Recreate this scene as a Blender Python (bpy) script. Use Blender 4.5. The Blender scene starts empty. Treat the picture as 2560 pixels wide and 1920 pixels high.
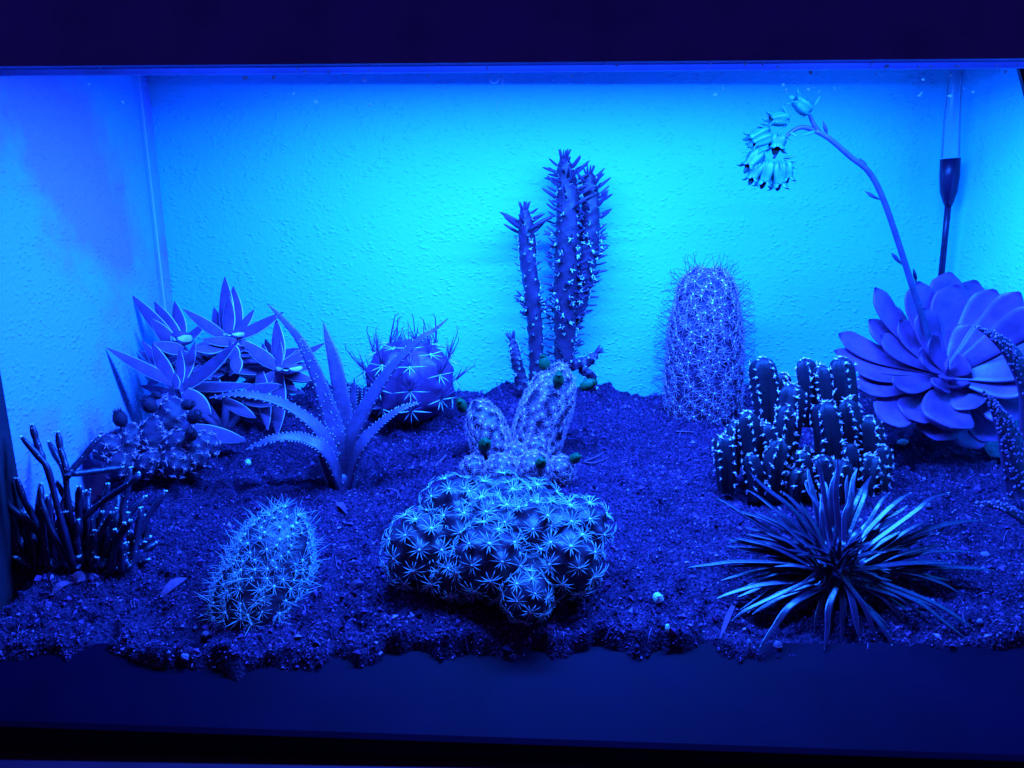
import bpy, math, random
import numpy as np
from mathutils import Vector, Matrix, Quaternion
random.seed(7); rng = np.random.default_rng(7)
SC = 0.01                       # all lengths below are centimetres
H = 30.0                        # camera height over the table
F = 1950.0                      # focal length in pixels of a 2560 px wide picture
PITCH = math.radians(14.6); cp, sp_ = math.cos(PITCH), math.sin(PITCH)
scene = bpy.context.scene
C = scene.collection

# ---------------------------------------------------------------- camera, world, lamp, exposure
cam = bpy.data.cameras.new('camera'); co = bpy.data.objects.new('camera', cam); C.objects.link(co)
cam.sensor_width = 36; cam.lens = 36*F/2560; cam.clip_start = 0.01; cam.clip_end = 50
co.location = (0, 0, H*SC); co.rotation_euler = (math.pi/2-PITCH, 0, 0)
scene.camera = co
w = bpy.data.worlds.new('World'); scene.world = w; w.use_nodes = True
w.node_tree.nodes['Background'].inputs[0].default_value = (0.15, 0.09, 1.0, 1)
w.node_tree.nodes['Background'].inputs[1].default_value = 0.16
ld = bpy.data.lights.new('grow_lamp', 'AREA'); lo = bpy.data.objects.new('grow_lamp', ld); C.objects.link(lo)
ld.shape = 'RECTANGLE'; ld.size = 0.42; ld.size_y = 0.03; ld.spread = math.radians(180); ld.energy = 18.5; ld.color = (0.009, 0.114, 1.0)
lo.location = (0.05, 0.475, (H+8.2)*SC)
vs = scene.view_settings; vs.view_transform = 'Standard'; vs.look = 'None'; vs.exposure = 0; vs.gamma = 1
scene.display_settings.display_device = 'sRGB'
scene.cycles.max_bounces = 6; scene.cycles.diffuse_bounces = 4; scene.cycles.transparent_max_bounces = 16
scene.cycles.caustics_reflective = False; scene.cycles.caustics_refractive = False

# ---------------------------------------------------------------- layout helpers
def ray(px, py):
    dx, dy = (px-1280)/F, (960-py)/F
    return Vector((dx, cp+dy*sp_, -sp_+dy*cp))
def P(px, py, Z):
    d = ray(px, py); t = Z/d.y
    return Vector((d.x*t, Z, d.z*t+H))
def cm(Z, py=960): return Z/ray(1280, py).y/F           # centimetres per picture pixel at that distance

def vnoise(x, y, seed=0):
    x = np.asarray(x, float); y = np.asarray(y, float)
    xi = np.floor(x).astype(np.int64); yi = np.floor(y).astype(np.int64); fx = x-xi; fy = y-yi
    fx = fx*fx*(3-2*fx); fy = fy*fy*(3-2*fy)
    def h(a, b):
        n = (a*374761393 + b*668265263 + seed*1442695041) & 0xffffffff
        n = ((n ^ (n >> 13))*1274126177) & 0xffffffff
        return ((n ^ (n >> 16)) & 0xffff)/65535.0
    return (h(xi, yi)*(1-fx)+h(xi+1, yi)*fx)*(1-fy)+(h(xi, yi+1)*(1-fx)+h(xi+1, yi+1)*fx)*fy
LEDGE_Y0 = 36.0
def ledge_z(y): return H-24.42+(y-36.0)*0.52
def soil_h(x, y):
    x = np.asarray(x, float); y = np.asarray(y, float)
    z = H-32.98+0.2467*y
    z = z + (vnoise(x/5, y/5, 1)-.5)*1.5 + (vnoise(x/1.7, y/1.7, 2)-.5)*.6
    z = z + (vnoise(x/.75, y/.75, 3)-.5)*.6*(.3+vnoise(x/3, y/3, 7)) + (vnoise(x/.3, y/.3, 4)-.5)*.22 - np.clip(vnoise(x/1.1, y/1.1, 8)-.68, 0, 1)*1.8
    z = z + 1.0*np.exp(-((x-31)/6)**2-((y-53.5)/6)**2)
    # crumbling front edge: falls away on to the ledge
    edge = 36.65 + (vnoise(x/4.5, 0*x, 11)-.5)*1.1 + (vnoise(x/1.3, 0*x+3, 12)-.5)*.5 + (vnoise(x/.5, y/.8, 13)-.5)*.25 - np.exp(-((x+19)/8.0)**2)*.25
    k = np.clip((edge-y)/1.0, 0, 3)
    z = z - k**1.2*1.9
    # ragged ridge against the back pane
    kb = np.clip((y-63.0)/1.5, 0, 1); z = z + kb*(vnoise(x/2.1, 0*x+9, 15)-.55)*1.1
    return z
def sz(x, y): return float(soil_h(np.array([x]), np.array([y]))[0])
def plane_Z(py):
    d = ray(1280, py); return 32.98/(0.2467-d.z/d.y)
def G(px, py, dz=0.0):
    """point of the soil seen at a picture point"""
    Z = plane_Z(py)
    for _ in range(6):
        p = P(px, py, Z); e = p.z-sz(p.x, Z); d = ray(px, py)
        Z += e/(0.2467-d.z/d.y)*0.8
    p = P(px, py, Z); return Vector((p.x, p.y, sz(p.x, p.y)+dz))

# ---------------------------------------------------------------- mesh helpers
class MB:
    def __init__(s): s.v = []; s.f = []; s.m = []
    def add(s, vs_, fs, mat=0):
        o = len(s.v); s.v.extend(vs_); s.f.extend([tuple(i+o for i in f) for f in fs])
        s.m.extend([mat]*len(fs) if isinstance(mat, int) else mat)
    def box(s, a, b, mat=0):
        x0, y0, z0 = a; x1, y1, z1 = b
        s.add([(x0,y0,z0),(x1,y0,z0),(x1,y1,z0),(x0,y1,z0),(x0,y0,z1),(x1,y0,z1),(x1,y1,z1),(x0,y1,z1)],
              [(0,3,2,1),(4,5,6,7),(0,1,5,4),(1,2,6,5),(2,3,7,6),(3,0,4,7)], mat)
    def tube(s, pts, rad, n=8, mat=0, cap=True, tip=False):
        pts = [Vector(p) for p in pts]; N = len(pts)
        if not hasattr(rad, '__len__'): rad = [rad]*N
        T = [(pts[min(i+1, N-1)]-pts[max(i-1, 0)]).normalized() for i in range(N)]
        u = T[0].orthogonal().normalized(); vs_ = []; fs = []
        for i in range(N):
            u = (u-T[i]*u.dot(T[i])).normalized(); v = T[i].cross(u)
            if tip and i == N-1: vs_.append(tuple(pts[i])); break
            for k in range(n):
                a = 2*math.pi*k/n; vs_.append(tuple(pts[i]+(u*math.cos(a)+v*math.sin(a))*rad[i]))
        R = N-1 if tip else N
        for i in range(R-1):
            for k in range(n): fs.append((i*n+k, i*n+(k+1)%n, (i+1)*n+(k+1)%n, (i+1)*n+k))
        if tip:
            for k in range(n): fs.append(((R-1)*n+k, (R-1)*n+(k+1)%n, R*n))
        elif cap: fs.append(tuple((N-1)*n+k for k in range(n)))
        if cap: fs.append(tuple(n-1-k for k in range(n)))
        s.add(vs_, fs, mat)
    def leaf(s, pts, wid, nrm, thick=0.12, channel=0.0, em=0, fm=0, seg=14, bm_=None):
        """a fleshy blade: pts centre line, wid full widths at the points, nrm the direction the upper side faces"""
        pts = spline(pts, seg); t = np.linspace(0, 1, len(pts)); wid = np.interp(t, np.linspace(0, 1, len(wid)), wid)
        U = [1, .9, .55, 0, -.55, -.9, -1, -.9, -.55, 0, .55, .9]; S = [0]+[1]*5+[0]+[-1]*5
        n = len(U); vs_ = []; fs = []; ms = []; N = len(pts)
        for i, p in enumerate(pts):
            T = (pts[min(i+1, N-1)]-pts[max(i-1, 0)]).normalized(); sd = T.cross(nrm)
            if sd.length < 1e-4: sd = T.orthogonal()
            sd.normalize(); up = sd.cross(T); W = max(wid[i], 1e-3); th = W*thick if thick > 0 else -thick*min(1, W*3)
            for u, q in zip(U, S):
                vs_.append(tuple(p+sd*(u*W/2)+up*(q*th*math.sqrt(max(0, 1-u*u))+channel*W*(u*u-1))))
        for i in range(N-1):
            for k in range(n):
                fs.append((i*n+k, i*n+(k+1) % n, (i+1)*n+(k+1) % n, (i+1)*n+k))
                ms.append(em if k in (0, 5, 6, 11) else (fm if k < 6 or bm_ is None else bm_))
        fs.append(tuple(range(n))); fs.append(tuple((N-1)*n+n-1-k for k in range(n))); ms += [fm, em]
        s.add(vs_, fs, ms)
        return pts
    def blob(s, c, r, nrm=None, mat=0, rings=5, n=8, jit=0.0):
        c = Vector(c); q = Vector((0,0,1)).rotation_difference(Vector(nrm)) if nrm is not None else Quaternion()
        r = (r, r, r) if not hasattr(r, '__len__') else r; vs_ = []; fs = []
        for i in range(1, rings):
            a = math.pi*i/rings
            for k in range(n):
                b = 2*math.pi*k/n; j = 1+random.uniform(-jit, jit)
                vs_.append(tuple(c+q@Vector((r[0]*math.sin(a)*math.cos(b)*j, r[1]*math.sin(a)*math.sin(b)*j, r[2]*math.cos(a)*j))))
        top = len(vs_); vs_.append(tuple(c+q@Vector((0,0,r[2])))); vs_.append(tuple(c+q@Vector((0,0,-r[2]))))
        for i in range(rings-2):
            for k in range(n): fs.append((i*n+k, (i+1)*n+k, (i+1)*n+(k+1)%n, i*n+(k+1)%n))
        for k in range(n): fs.append((top, k, (k+1)%n)); fs.append((top+1, (rings-2)*n+(k+1)%n, (rings-2)*n+k))
        s.add(vs_, fs, mat)
    def mesh(s, name, mats, org=(0,0,0), smooth=True):
        me = bpy.data.meshes.new(name); a = (np.array(s.v, float)-np.array(org))*SC
        me.from_pydata(a.tolist(), [], s.f)
        for m in (mats if isinstance(mats, (list, tuple)) else [mats]): me.materials.append(m)
        me.polygons.foreach_set('material_index', s.m)
        if smooth: me.polygons.foreach_set('use_smooth', [True]*len(s.f))
        me.update(); return me
    def build(s, name, mats, parent=None, smooth=True):
        org = parent['_org'] if parent is not None else (0,0,0)
        o = bpy.data.objects.new(name, s.mesh(name, mats, org, smooth)); C.objects.link(o)
        if parent is not None: o.parent = parent; o['_org'] = org
        return o
def spline(pts, seg=14):
    pts = [Vector(p) for p in pts]
    if len(pts) == 2: return [pts[0].lerp(pts[1], i/seg) for i in range(seg+1)]
    q = [pts[0]*2-pts[1]]+pts+[pts[-1]*2-pts[-2]]; out = []; n = len(pts)-1
    for i in range(seg+1):
        t = i/seg*n; k = min(int(t), n-1); t -= k; a, b, c, d = q[k:k+4]
        out.append(0.5*((2*b)+(c-a)*t+(2*a-5*b+4*c-d)*t*t+(3*b-3*c+d-a)*t*t*t))
    return out
def tag(o, label=None, cat=None, group=None, kind=None):
    if label: o['label'] = label
    if cat: o['category'] = cat
    if group: o['group'] = group
    if kind: o['kind'] = kind
    return o
def thing(name, loc, label, cat, group=None):
    o = bpy.data.objects.new(name, None); C.objects.link(o); o.empty_display_size = 0.01
    o.location = Vector(loc)*SC; o['_org'] = tuple(loc); return tag(o, label, cat, group)
def solo(mb, name, mats, loc, label, cat, group=None, smooth=True):
    o = bpy.data.objects.new(name, mb.mesh(name, mats, loc, smooth)); C.objects.link(o); o.location = Vector(loc)*SC
    return tag(o, label, cat, group)
def put(name, me, parent, p, nrm, scale=1.0, spin=None):
    """a copy sharing mesh ME, its z axis along NRM, as a child"""
    o = bpy.data.objects.new(name, me); C.objects.link(o); o.parent = parent
    q = Vector((0,0,1)).rotation_difference(Vector(nrm)) @ Quaternion((0,0,1), random.uniform(0, 6.28) if spin is None else spin)
    o.location = (Vector(p)-Vector(parent['_org']))*SC; o.rotation_mode = 'QUATERNION'; o.rotation_quaternion = q
    o.scale = (scale,)*3; return o

# ---------------------------------------------------------------- materials
def mat(name, col, rough=.6, var=.25, vscale=40, bump=0.0, bscale=120, spec=.4, trans=0.0, col2=None, lo_=.35, hi_=.65):
    m = bpy.data.materials.new(name); m.use_nodes = True; nt = m.node_tree; N = nt.nodes; L = nt.links
    b = N['Principled BSDF']; b.inputs['Roughness'].default_value = rough; b.inputs['Specular IOR Level'].default_value = spec
    tc = N.new('ShaderNodeTexCoord')
    nz = N.new('ShaderNodeTexNoise'); nz.inputs['Scale'].default_value = vscale; nz.inputs['Detail'].default_value = 5
    L.new(tc.outputs['Object'], nz.inputs['Vector'])
    r = N.new('ShaderNodeValToRGB'); r.color_ramp.elements[0].position = lo_; r.color_ramp.elements[1].position = hi_
    c2 = col2 or tuple(min(1, c*(1+var)) for c in col); c1 = col if col2 else tuple(c*(1-var) for c in col)
    r.color_ramp.elements[0].color = (*c1, 1); r.color_ramp.elements[1].color = (*c2, 1)
    L.new(nz.outputs['Fac'], r.inputs['Fac']); L.new(r.outputs['Color'], b.inputs['Base Color'])
    if bump:
        n2 = N.new('ShaderNodeTexNoise'); n2.inputs['Scale'].default_value = bscale; n2.inputs['Detail'].default_value = 4
        L.new(tc.outputs['Object'], n2.inputs['Vector'])
        bp = N.new('ShaderNodeBump'); bp.inputs['Strength'].default_value = bump; bp.inputs['Distance'].default_value = 0.002
        L.new(n2.outputs['Fac'], bp.inputs['Height']); L.new(bp.outputs['Normal'], b.inputs['Normal'])
    if trans:
        tr = N.new('ShaderNodeBsdfTranslucent'); mx = N.new('ShaderNodeMixShader'); mx.inputs[0].default_value = trans
        L.new(r.outputs['Color'], tr.inputs['Color']); L.new(b.outputs[0], mx.inputs[1]); L.new(tr.outputs[0], mx.inputs[2])
        L.new(mx.outputs[0], N['Material Output'].inputs['Surface'])
    return m
def wall_mat(col=(.16,.78,.76,1), violet_haze=None):
    m = bpy.data.materials.new('woodchip_wallpaper'); m.use_nodes = True; nt = m.node_tree; N = nt.nodes; L = nt.links
    b = N['Principled BSDF']; b.inputs['Roughness'].default_value = .55; b.inputs['Base Color'].default_value = col; b.inputs['Specular IOR Level'].default_value = .25
    tc = N.new('ShaderNodeTexCoord'); mp = N.new('ShaderNodeMapping'); mp.inputs['Rotation'].default_value = (.5, .6, .5); mp.inputs['Scale'].default_value = (1, 1.0, 1.7)
    L.new(tc.outputs['Object'], mp.inputs['Vector'])
    n0 = N.new('ShaderNodeTexNoise'); n0.inputs['Scale'].default_value = 150; n0.inputs['Detail'].default_value = 2
    mv = N.new('ShaderNodeMixRGB'); mv.blend_type = 'LINEAR_LIGHT'; mv.inputs[0].default_value = .004
    L.new(tc.outputs['Object'], n0.inputs['Vector']); L.new(mp.outputs[0], mv.inputs[1]); L.new(n0.outputs['Color'], mv.inputs[2])
    n1 = N.new('ShaderNodeTexVoronoi'); n1.inputs['Scale'].default_value = 185; n1.feature = 'SMOOTH_F1'; n1.inputs['Smoothness'].default_value = .4
    r1 = N.new('ShaderNodeValToRGB'); r1.color_ramp.elements[0].position = .12; r1.color_ramp.elements[0].color = (1,1,1,1); r1.color_ramp.elements[1].position = .42; r1.color_ramp.elements[1].color = (0,0,0,1)
    n2 = N.new('ShaderNodeTexNoise'); n2.inputs['Scale'].default_value = 380; n2.inputs['Detail'].default_value = 3
    n3 = N.new('ShaderNodeTexNoise'); n3.inputs['Scale'].default_value = 60; n3.inputs['Detail'].default_value = 2
    L.new(mv.outputs[0], n1.inputs['Vector']); L.new(tc.outputs['Object'], n2.inputs['Vector']); L.new(tc.outputs['Object'], n3.inputs['Vector']); L.new(n1.outputs['Distance'], r1.inputs['Fac'])
    r3 = N.new('ShaderNodeValToRGB'); r3.color_ramp.elements[0].position = .34; r3.color_ramp.elements[1].position = .56; L.new(n3.outputs['Fac'], r3.inputs['Fac'])
    mu = N.new('ShaderNodeMath'); mu.operation = 'MULTIPLY'; L.new(r1.outputs[0], mu.inputs[0]); L.new(r3.outputs[0], mu.inputs[1])
    ad = N.new('ShaderNodeMath'); ad.operation = 'MULTIPLY_ADD'; ad.inputs[1].default_value = 1.1
    L.new(n2.outputs['Fac'], ad.inputs[0]); L.new(mu.outputs[0], ad.inputs[2])
    bp = N.new('ShaderNodeBump'); bp.inputs['Strength'].default_value = .7; bp.inputs['Distance'].default_value = .0007
    if violet_haze:  # violet haze of dim light painted into the paper colour as noise patches
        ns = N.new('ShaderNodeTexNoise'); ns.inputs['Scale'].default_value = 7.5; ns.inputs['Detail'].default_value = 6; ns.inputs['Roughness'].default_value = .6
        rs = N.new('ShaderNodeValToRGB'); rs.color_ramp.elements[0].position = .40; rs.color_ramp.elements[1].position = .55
        rs.color_ramp.elements[0].color = col; rs.color_ramp.elements[1].color = violet_haze
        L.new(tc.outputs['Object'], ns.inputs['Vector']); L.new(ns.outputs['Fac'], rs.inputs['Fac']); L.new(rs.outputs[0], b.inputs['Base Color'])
    L.new(ad.outputs[0], bp.inputs['Height']); L.new(bp.outputs[0], b.inputs['Normal'])
    return m
M = {}
M['wall'] = wall_mat(); M['side_wall'] = wall_mat((.24,.42,.72,1), (.50,.24,.70,1))  # left wall: dim violet light put into both base tint and patches
M['rail'] = mat('dark_rail', (0.13,0.0884,0.33), .6, .15, 30)
M['rail_lip'] = mat('pale_lip', (0.35,0.17,0.4), .5, .1, 30)
M['ledge'] = mat('dark_ledge', (0.01,0.0005,0.012), .6, .15, 25, spec=.06)
M['black'] = mat('black_post', (0.012,0.0068,0.02), .7, .2, 40)
M['bracket'] = mat('black_bracket', (.003,.003,.006), .8, .2, 40, spec=.05)
M['lip'] = mat('glow_lip', (.3,.3,.5), .5, .1, 30, trans=.6)  # translucent so the added lip glows when lit from behind
M['table'] = mat('table_top', (0.06,0.0082,0.025), .7, .15, 20, spec=.1)
M['soil'] = mat('soil', (0.013,0.0041,0.021), .95, 0, 600, .9, 700, .1, col2=(.12,.032,.098), lo_=.38, hi_=.75)
M['grit_dark'] = mat('grit_dark', (0.03,0.0075,0.042), .9, .4, 300, spec=.2)
M['grit_mid'] = mat('grit_mid', (.18,.034,.15), .8, .4, 300, spec=.3)
M['grit_pale'] = mat('grit_pale', (0.34,0.1292,0.31), .7, .4, 300, spec=.4)
M['pebble'] = mat('pale_pebble', (.6,.8,.7), .6, .2, 300, .4, 500)
M['dull_pebble'] = mat('dull_pebble', (0.22,0.1088,0.22), .7, .3, 300, .4, 500)
M['dry'] = mat('dry_leaf', (0.17,0.0408,0.12), .8, .3, 150, .4, 300)
M['twig'] = mat('twig', (0.2,0.0544,0.14), .8, .35, 200, .4, 300)
M['crassula'] = mat('grey_leaf', (.19,.058,.145), .75, .2, 120, .15, 900, .3)
M['crassula_edge'] = mat('pale_margin', (.8,.7,.75), .8, .15, 150)
M['aloe'] = mat('aloe_leaf', (.12,.048,.12), .45, .22, 150, .2, 500, .5)
M['tooth'] = mat('aloe_tooth', (.4,.3,.35), .5, .1, 100)
M['barrel'] = mat('barrel_skin', (0.13,0.0238,0.1), .5, .18, 60, .1, 500, .5)
M['spine_pale'] = mat('pale_spine', (.75,.85,.80), .5, .2, 300)
M['spine_dark'] = mat('dark_spine', (0.13,0.034,0.1), .5, .2, 300)
M['wool'] = mat('areole_wool', (.8,.9,.85), .95, .15, 500)
M['subulata'] = mat('cane_skin', (0.055,0.0136,0.042), .5, .25, 120, .15, 400, .5)
M['subleaf'] = mat('cane_leaf', (0.1,0.034,0.085), .45, .25, 150, spec=.5)
M['mam_tall'] = mat('hairy_skin', (0.05,0.0095,0.045), .6, .2, 100, .1, 400)
M['star_spine'] = mat('star_spine', (.42,.52,.55), .5, .25, 200)
M['mam_spine'] = mat('web_spine', (.75,.32,.46), .6, .2, 300)
M['mam_front'] = mat('front_skin', (.036,.008,.030), .42, .2, 80, .1, 400, .5)
M['castle'] = mat('castle_skin', (0.013,0.0034,0.015), .6, .25, 80, .15, 400)
M['echeveria'] = mat('rosette_leaf', (.20,.045,.165), .42, .4, 55, .05, 400, .5)
M['ech_edge'] = mat('rosette_edge', (0.22,0.0544,0.18), .5, .15, 60)
M['stalk'] = mat('flower_stalk', (0.07,0.0476,0.11), .5, .2, 100)
M['flower'] = mat('bell_flower', (.015,.13,.10), .5, .25, 120)
M['haworth'] = mat('strap_leaf', (0.024,0.0075,0.031), .3, .3, 120, .08, 400, .6)
M['haw_edge'] = mat('strap_edge', (.11,.035,.11), .42, .2, 120)  # glossy highlight of the strap leaf edges, painted as a paler colour
M['budded'] = mat('budded_skin', (0.06,0.017,0.055), .6, .3, 90, .15, 300)
M['coral'] = mat('coral_stem', (0.035,0.0102,0.04), .42, .3, 120, .15, 300, .5)
M['fruit'] = mat('green_fruit', (.004,.085,.028), .5, .3, 200, spec=.15)
M['bud'] = mat('dark_bud', (0.03,0.0054,0.028), .8, .3, 200, .4, 300)
M['spotted'] = mat('spotted_leaf', (0.08,0.0204,0.07), .5, .3, 150, .2, 300)
M['sleeve'] = mat('dark_sleeve', (0.025,0.0054,0.03), .4, .2, 60)
M['silicone'] = mat('seam', (.7,.75,.8), .4, .05, 60)
M['spot'] = mat('lime_spot', (.6,.7,.7), .6, .1, 200, trans=.6)
def clear_mat():
    m = bpy.data.materials.new('clear_glass'); m.use_nodes = True; N = m.node_tree.nodes; N.remove(N['Principled BSDF'])
    t = N.new('ShaderNodeBsdfTransparent'); t.inputs[0].default_value = (1,1,1,1); m.node_tree.links.new(t.outputs[0], N['Material Output'].inputs['Surface']); return m
M['glass'] = clear_mat()

# ---------------------------------------------------------------- the setting: walls, table, tank
XL, XR, ZB = -29.3, 36.1, 67.0
def wall(name, a, b, m='wall'):
    mb = MB(); mb.box(a, b); return tag(mb.build(name, M[m], None, False), kind='structure')
wall('back_wall', (XL-3, ZB, 0), (XR+3, ZB+3, H+16))
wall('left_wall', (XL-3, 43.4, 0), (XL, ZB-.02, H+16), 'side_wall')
wall('right_wall', (XR, 34.0, 0), (XR+3, ZB-.02, H+16))
mb = MB(); mb.box((-120, 0, -3), (120, 43.3, 2.5)); tag(mb.build('table', M['table'], None, False), 'matt table top along the foot of the dark ledge', kind='structure')

tank = thing('terrarium', (3, 50, 2.6), 'glass terrarium tank with dark front ledge holding soil and cacti', 'terrarium')
def part(name, a, b, m, par):
    q = MB(); q.box(a, b); return q.build(name, m, par, False)
part('front_pane', (XL+.3, 34.9, ledge_z(35)), (XR-.3, 35.2, H+6), M['glass'], tank)
part('back_pane', (XL+.3, 64.6, 3), (XR-.3, 64.9, H+9), M['glass'], tank)
part('side_pane', (XL+.3, 35.25, 3), (XL+.55, 64.55, H+9), M['glass'], tank)
part('side_pane', (XR-.55, 35.25, 3), (XR-.3, 64.55, H+9), M['glass'], tank)
part('seam', (XL+.36, 64.45, 14), (XL+.44, 64.53, H+8.5), M['silicone'], tank)
# ledge: sloping top seen below the soil
q = MB(); yl, yr = 33.1, 31.1
prof = lambda y0: [(y0, 2.6), (y0, ledge_z(y0)-.25), (y0+.06, ledge_z(y0)-.08), (y0+.25, ledge_z(y0+.25)), (36.9, ledge_z(36.9)), (36.9, 2.6)]
A = [(-60, y, z) for y, z in prof(yl+(yl-yr)*.45)]; B = [(60, y, z) for y, z in prof(yr-(yl-yr)*.35)]
n = len(A); q.add(A+B, [(i, i+1, n+i+1, n+i) for i in range(n-1)]+[tuple(range(n-1, -1, -1)), tuple(range(n, 2*n))])
q.build('front_ledge', M['ledge'], tank, False)
part('side_post', (XL-3, 38.6, 2.6), (XL+.02, 43.35, H+16), M['black'], tank)
# hood over the tank
hood = thing('lamp_hood', (3, 45, H+8), 'dark lamp hood and rail across the top of the tank', 'hood')
q = MB(); zl, zr = P(0, 172, 36).z, P(2560, 152, 36).z
def slab(x0, x1, y0, y1, za, zb, top):
    q.add([(x0,y0,za),(x1,y0,zb),(x1,y1,zb),(x0,y1,za),(x0,y0,top),(x1,y0,top),(x1,y1,top),(x0,y1,top)],
          [(0,3,2,1),(4,5,6,7),(0,1,5,4),(1,2,6,5),(2,3,7,6),(3,0,4,7)])
dz = (zr-zl)/(P(2560,152,36).x-P(0,172,36).x); zat = lambda x: zl+dz*(x-P(0,172,36).x)
slab(-45, 45, 35.3, 36.3, zat(-45), zat(45), H+22); q.build('front_rail', M['rail'], hood, False)
q = MB(); slab(-45, 45, 36.32, 36.7, zat(-45)-.22, zat(45)-.22, H+9); q.build('added_glow_lip', M['lip'], hood, False)  # added lip that catches lamplight, for the glow line under the rail
part('lamp_tray', (-16.3, 44, H+8.6), (26.5, 55.4, H+9.6), M['rail_lip'], hood)
part('rear_lip', (-16.6, 55.0, H+7.95), (26.8, 55.4, H+8.59), M['rail_lip'], hood)
part('end_lip', (-16.6, 44, H+7.4), (-16.3, 54.98, H+8.59), M['rail_lip'], hood)
part('end_lip', (26.5, 44, H+7.4), (26.8, 54.98, H+8.59), M['rail_lip'], hood)
part('hood_cover', (-45, 36.72, H+9.7), (45, 67, H+10.5), M['rail_lip'], hood)
q = MB(); a = P(2532, 178, 44); b = P(2566, 275, 44); q.box((0,0,0), (1,1,1)); q = MB()
q.add([tuple(P(2543,150,44)), tuple(P(2640,150,44)), tuple(P(2640,300,44)), tuple(P(2578,290,44)), tuple(P(2560,215,44))]+[tuple(P(*k, 44)+Vector((0,.25,0))) for k in ((2543,150),(2640,150),(2640,300),(2578,290),(2560,215))],
      [(0,1,2,3,4),(9,8,7,6,5)]+[(i, 5+i, 5+(i+1)%5, (i+1)%5) for i in range(5)])
q.build('corner_bracket', M['bracket'], hood, False)

# ---------------------------------------------------------------- soil
xs = np.arange(XL+.6, XR-.59, .125); ys = np.arange(34.3, 64.6, .125)
X, Y = np.meshgrid(xs, ys); Zz = soil_h(X, Y); nx, ny = len(xs), len(ys)
X2 = X+rng.normal(0, .02, X.shape); Y2 = Y+rng.normal(0, .02, Y.shape)
Zz = Zz + rng.normal(0, .02, X.shape)
V = np.stack([X2, Y2, Zz], -1).reshape(-1, 3)
i = np.arange((ny-1)*(nx-1)); r_, c_ = i//(nx-1), i % (nx-1); a_ = r_*nx+c_
FQ = np.stack([a_, a_+1, a_+nx+1, a_+nx], 1)
def np_mesh(name, V, Fc, mats, midx=None, smooth=True):
    me = bpy.data.meshes.new(name); k = Fc.shape[1]
    me.vertices.add(len(V)); me.vertices.foreach_set('co', (V*SC).astype(np.float32).ravel())
    me.loops.add(Fc.size); me.loops.foreach_set('vertex_index', Fc.astype(np.int32).ravel())
    me.polygons.add(len(Fc)); me.polygons.foreach_set('loop_start', np.arange(0, Fc.size, k, dtype=np.int32))
    for m in mats: me.materials.append(m)
    if midx is not None: me.polygons.foreach_set('material_index', midx.astype(np.int32))
    me.polygons.foreach_set('use_smooth', np.full(len(Fc), smooth)); me.update(calc_edges=True); me.validate(); return me
so = bpy.data.objects.new('soil', np_mesh('soil', V, FQ, [M['soil']])); C.objects.link(so); tag(so, kind='structure')
# crumbs, flakes and fibres lying on it
OCT = np.array([[1,0,0],[-1,0,0],[0,1,0],[0,-1,0],[0,0,1],[0,0,-1]], float)
OF = np.array([[0,2,4],[2,1,4],[1,3,4],[3,0,4],[2,0,5],[1,2,5],[3,1,5],[0,3,5]])
def rot(n):
    q = rng.normal(size=(n,4)); q /= np.linalg.norm(q, axis=1)[:,None]; w_,x,y,z = q.T
    return np.stack([np.stack([1-2*(y*y+z*z),2*(x*y-z*w_),2*(x*z+y*w_)],-1),np.stack([2*(x*y+z*w_),1-2*(x*x+z*z),2*(y*z-x*w_)],-1),np.stack([2*(x*z-y*w_),2*(y*z+x*w_),1-2*(x*x+y*y)],-1)],1)
n = 95000
gx = rng.uniform(XL+.7, XR-.7, n); gy = 35.6+29*rng.uniform(0, 1, n)**1.35
keep = soil_h(gx, gy) > ledge_z(np.minimum(gy, 36.8))+.02
gx, gy = gx[keep], gy[keep]; n = len(gx); gz = soil_h(gx, gy)
s = .026+.07*rng.random(n)**3.0; s[rng.random(n) < .035] *= 2.6; s[rng.random(n) < .004] *= 2.2
asp = rng.uniform(.3, 1.5, (n,1,3)); base = OCT[None]*asp*(1+rng.normal(0,.18,(n,6,3)))*s[:,None,None]
Vg = np.einsum('nij,nkj->nki', rot(n), base) + np.stack([gx, gy, gz+s*.35],-1)[:,None,:]
Fg = (OF[None]+6*np.arange(n)[:,None,None]).reshape(-1,3)
mi = np.repeat(rng.choice([0,1,2], n, p=[.42,.47,.11]), 8)
go = bpy.data.objects.new('soil_grit', np_mesh('soil_grit', Vg.reshape(-1,3), Fg, [M['grit_dark'],M['grit_mid'],M['grit_pale']], mi, False))
C.objects.link(go); tag(go, 'fine crumbs and flakes of the potting soil', 'grit', kind='stuff')
q = MB()
for _ in range(1500):
    x = random.uniform(XL+1, XR-1); y = 36.5+27*random.random()**1.3; a = random.uniform(0, 6.28); l = random.uniform(.15, .7); bend = random.uniform(-1,1)
    pts = []
    for t in (0, .5, 1):
        xx = x+math.cos(a+bend*t)*l*t; yy = y+math.sin(a+bend*t)*l*t
        pts.append((xx, yy, sz(xx, yy)+.05+.10*random.random()))
    q.tube(pts, random.uniform(.012, .028), 3, random.choice((0,0,0,1,2)), False)
tag(q.build('soil_fibre', [M['grit_mid'],M['grit_pale'],M['grit_dark']]), 'fine root fibres lying on the soil', 'fibres', kind='stuff')

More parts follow.
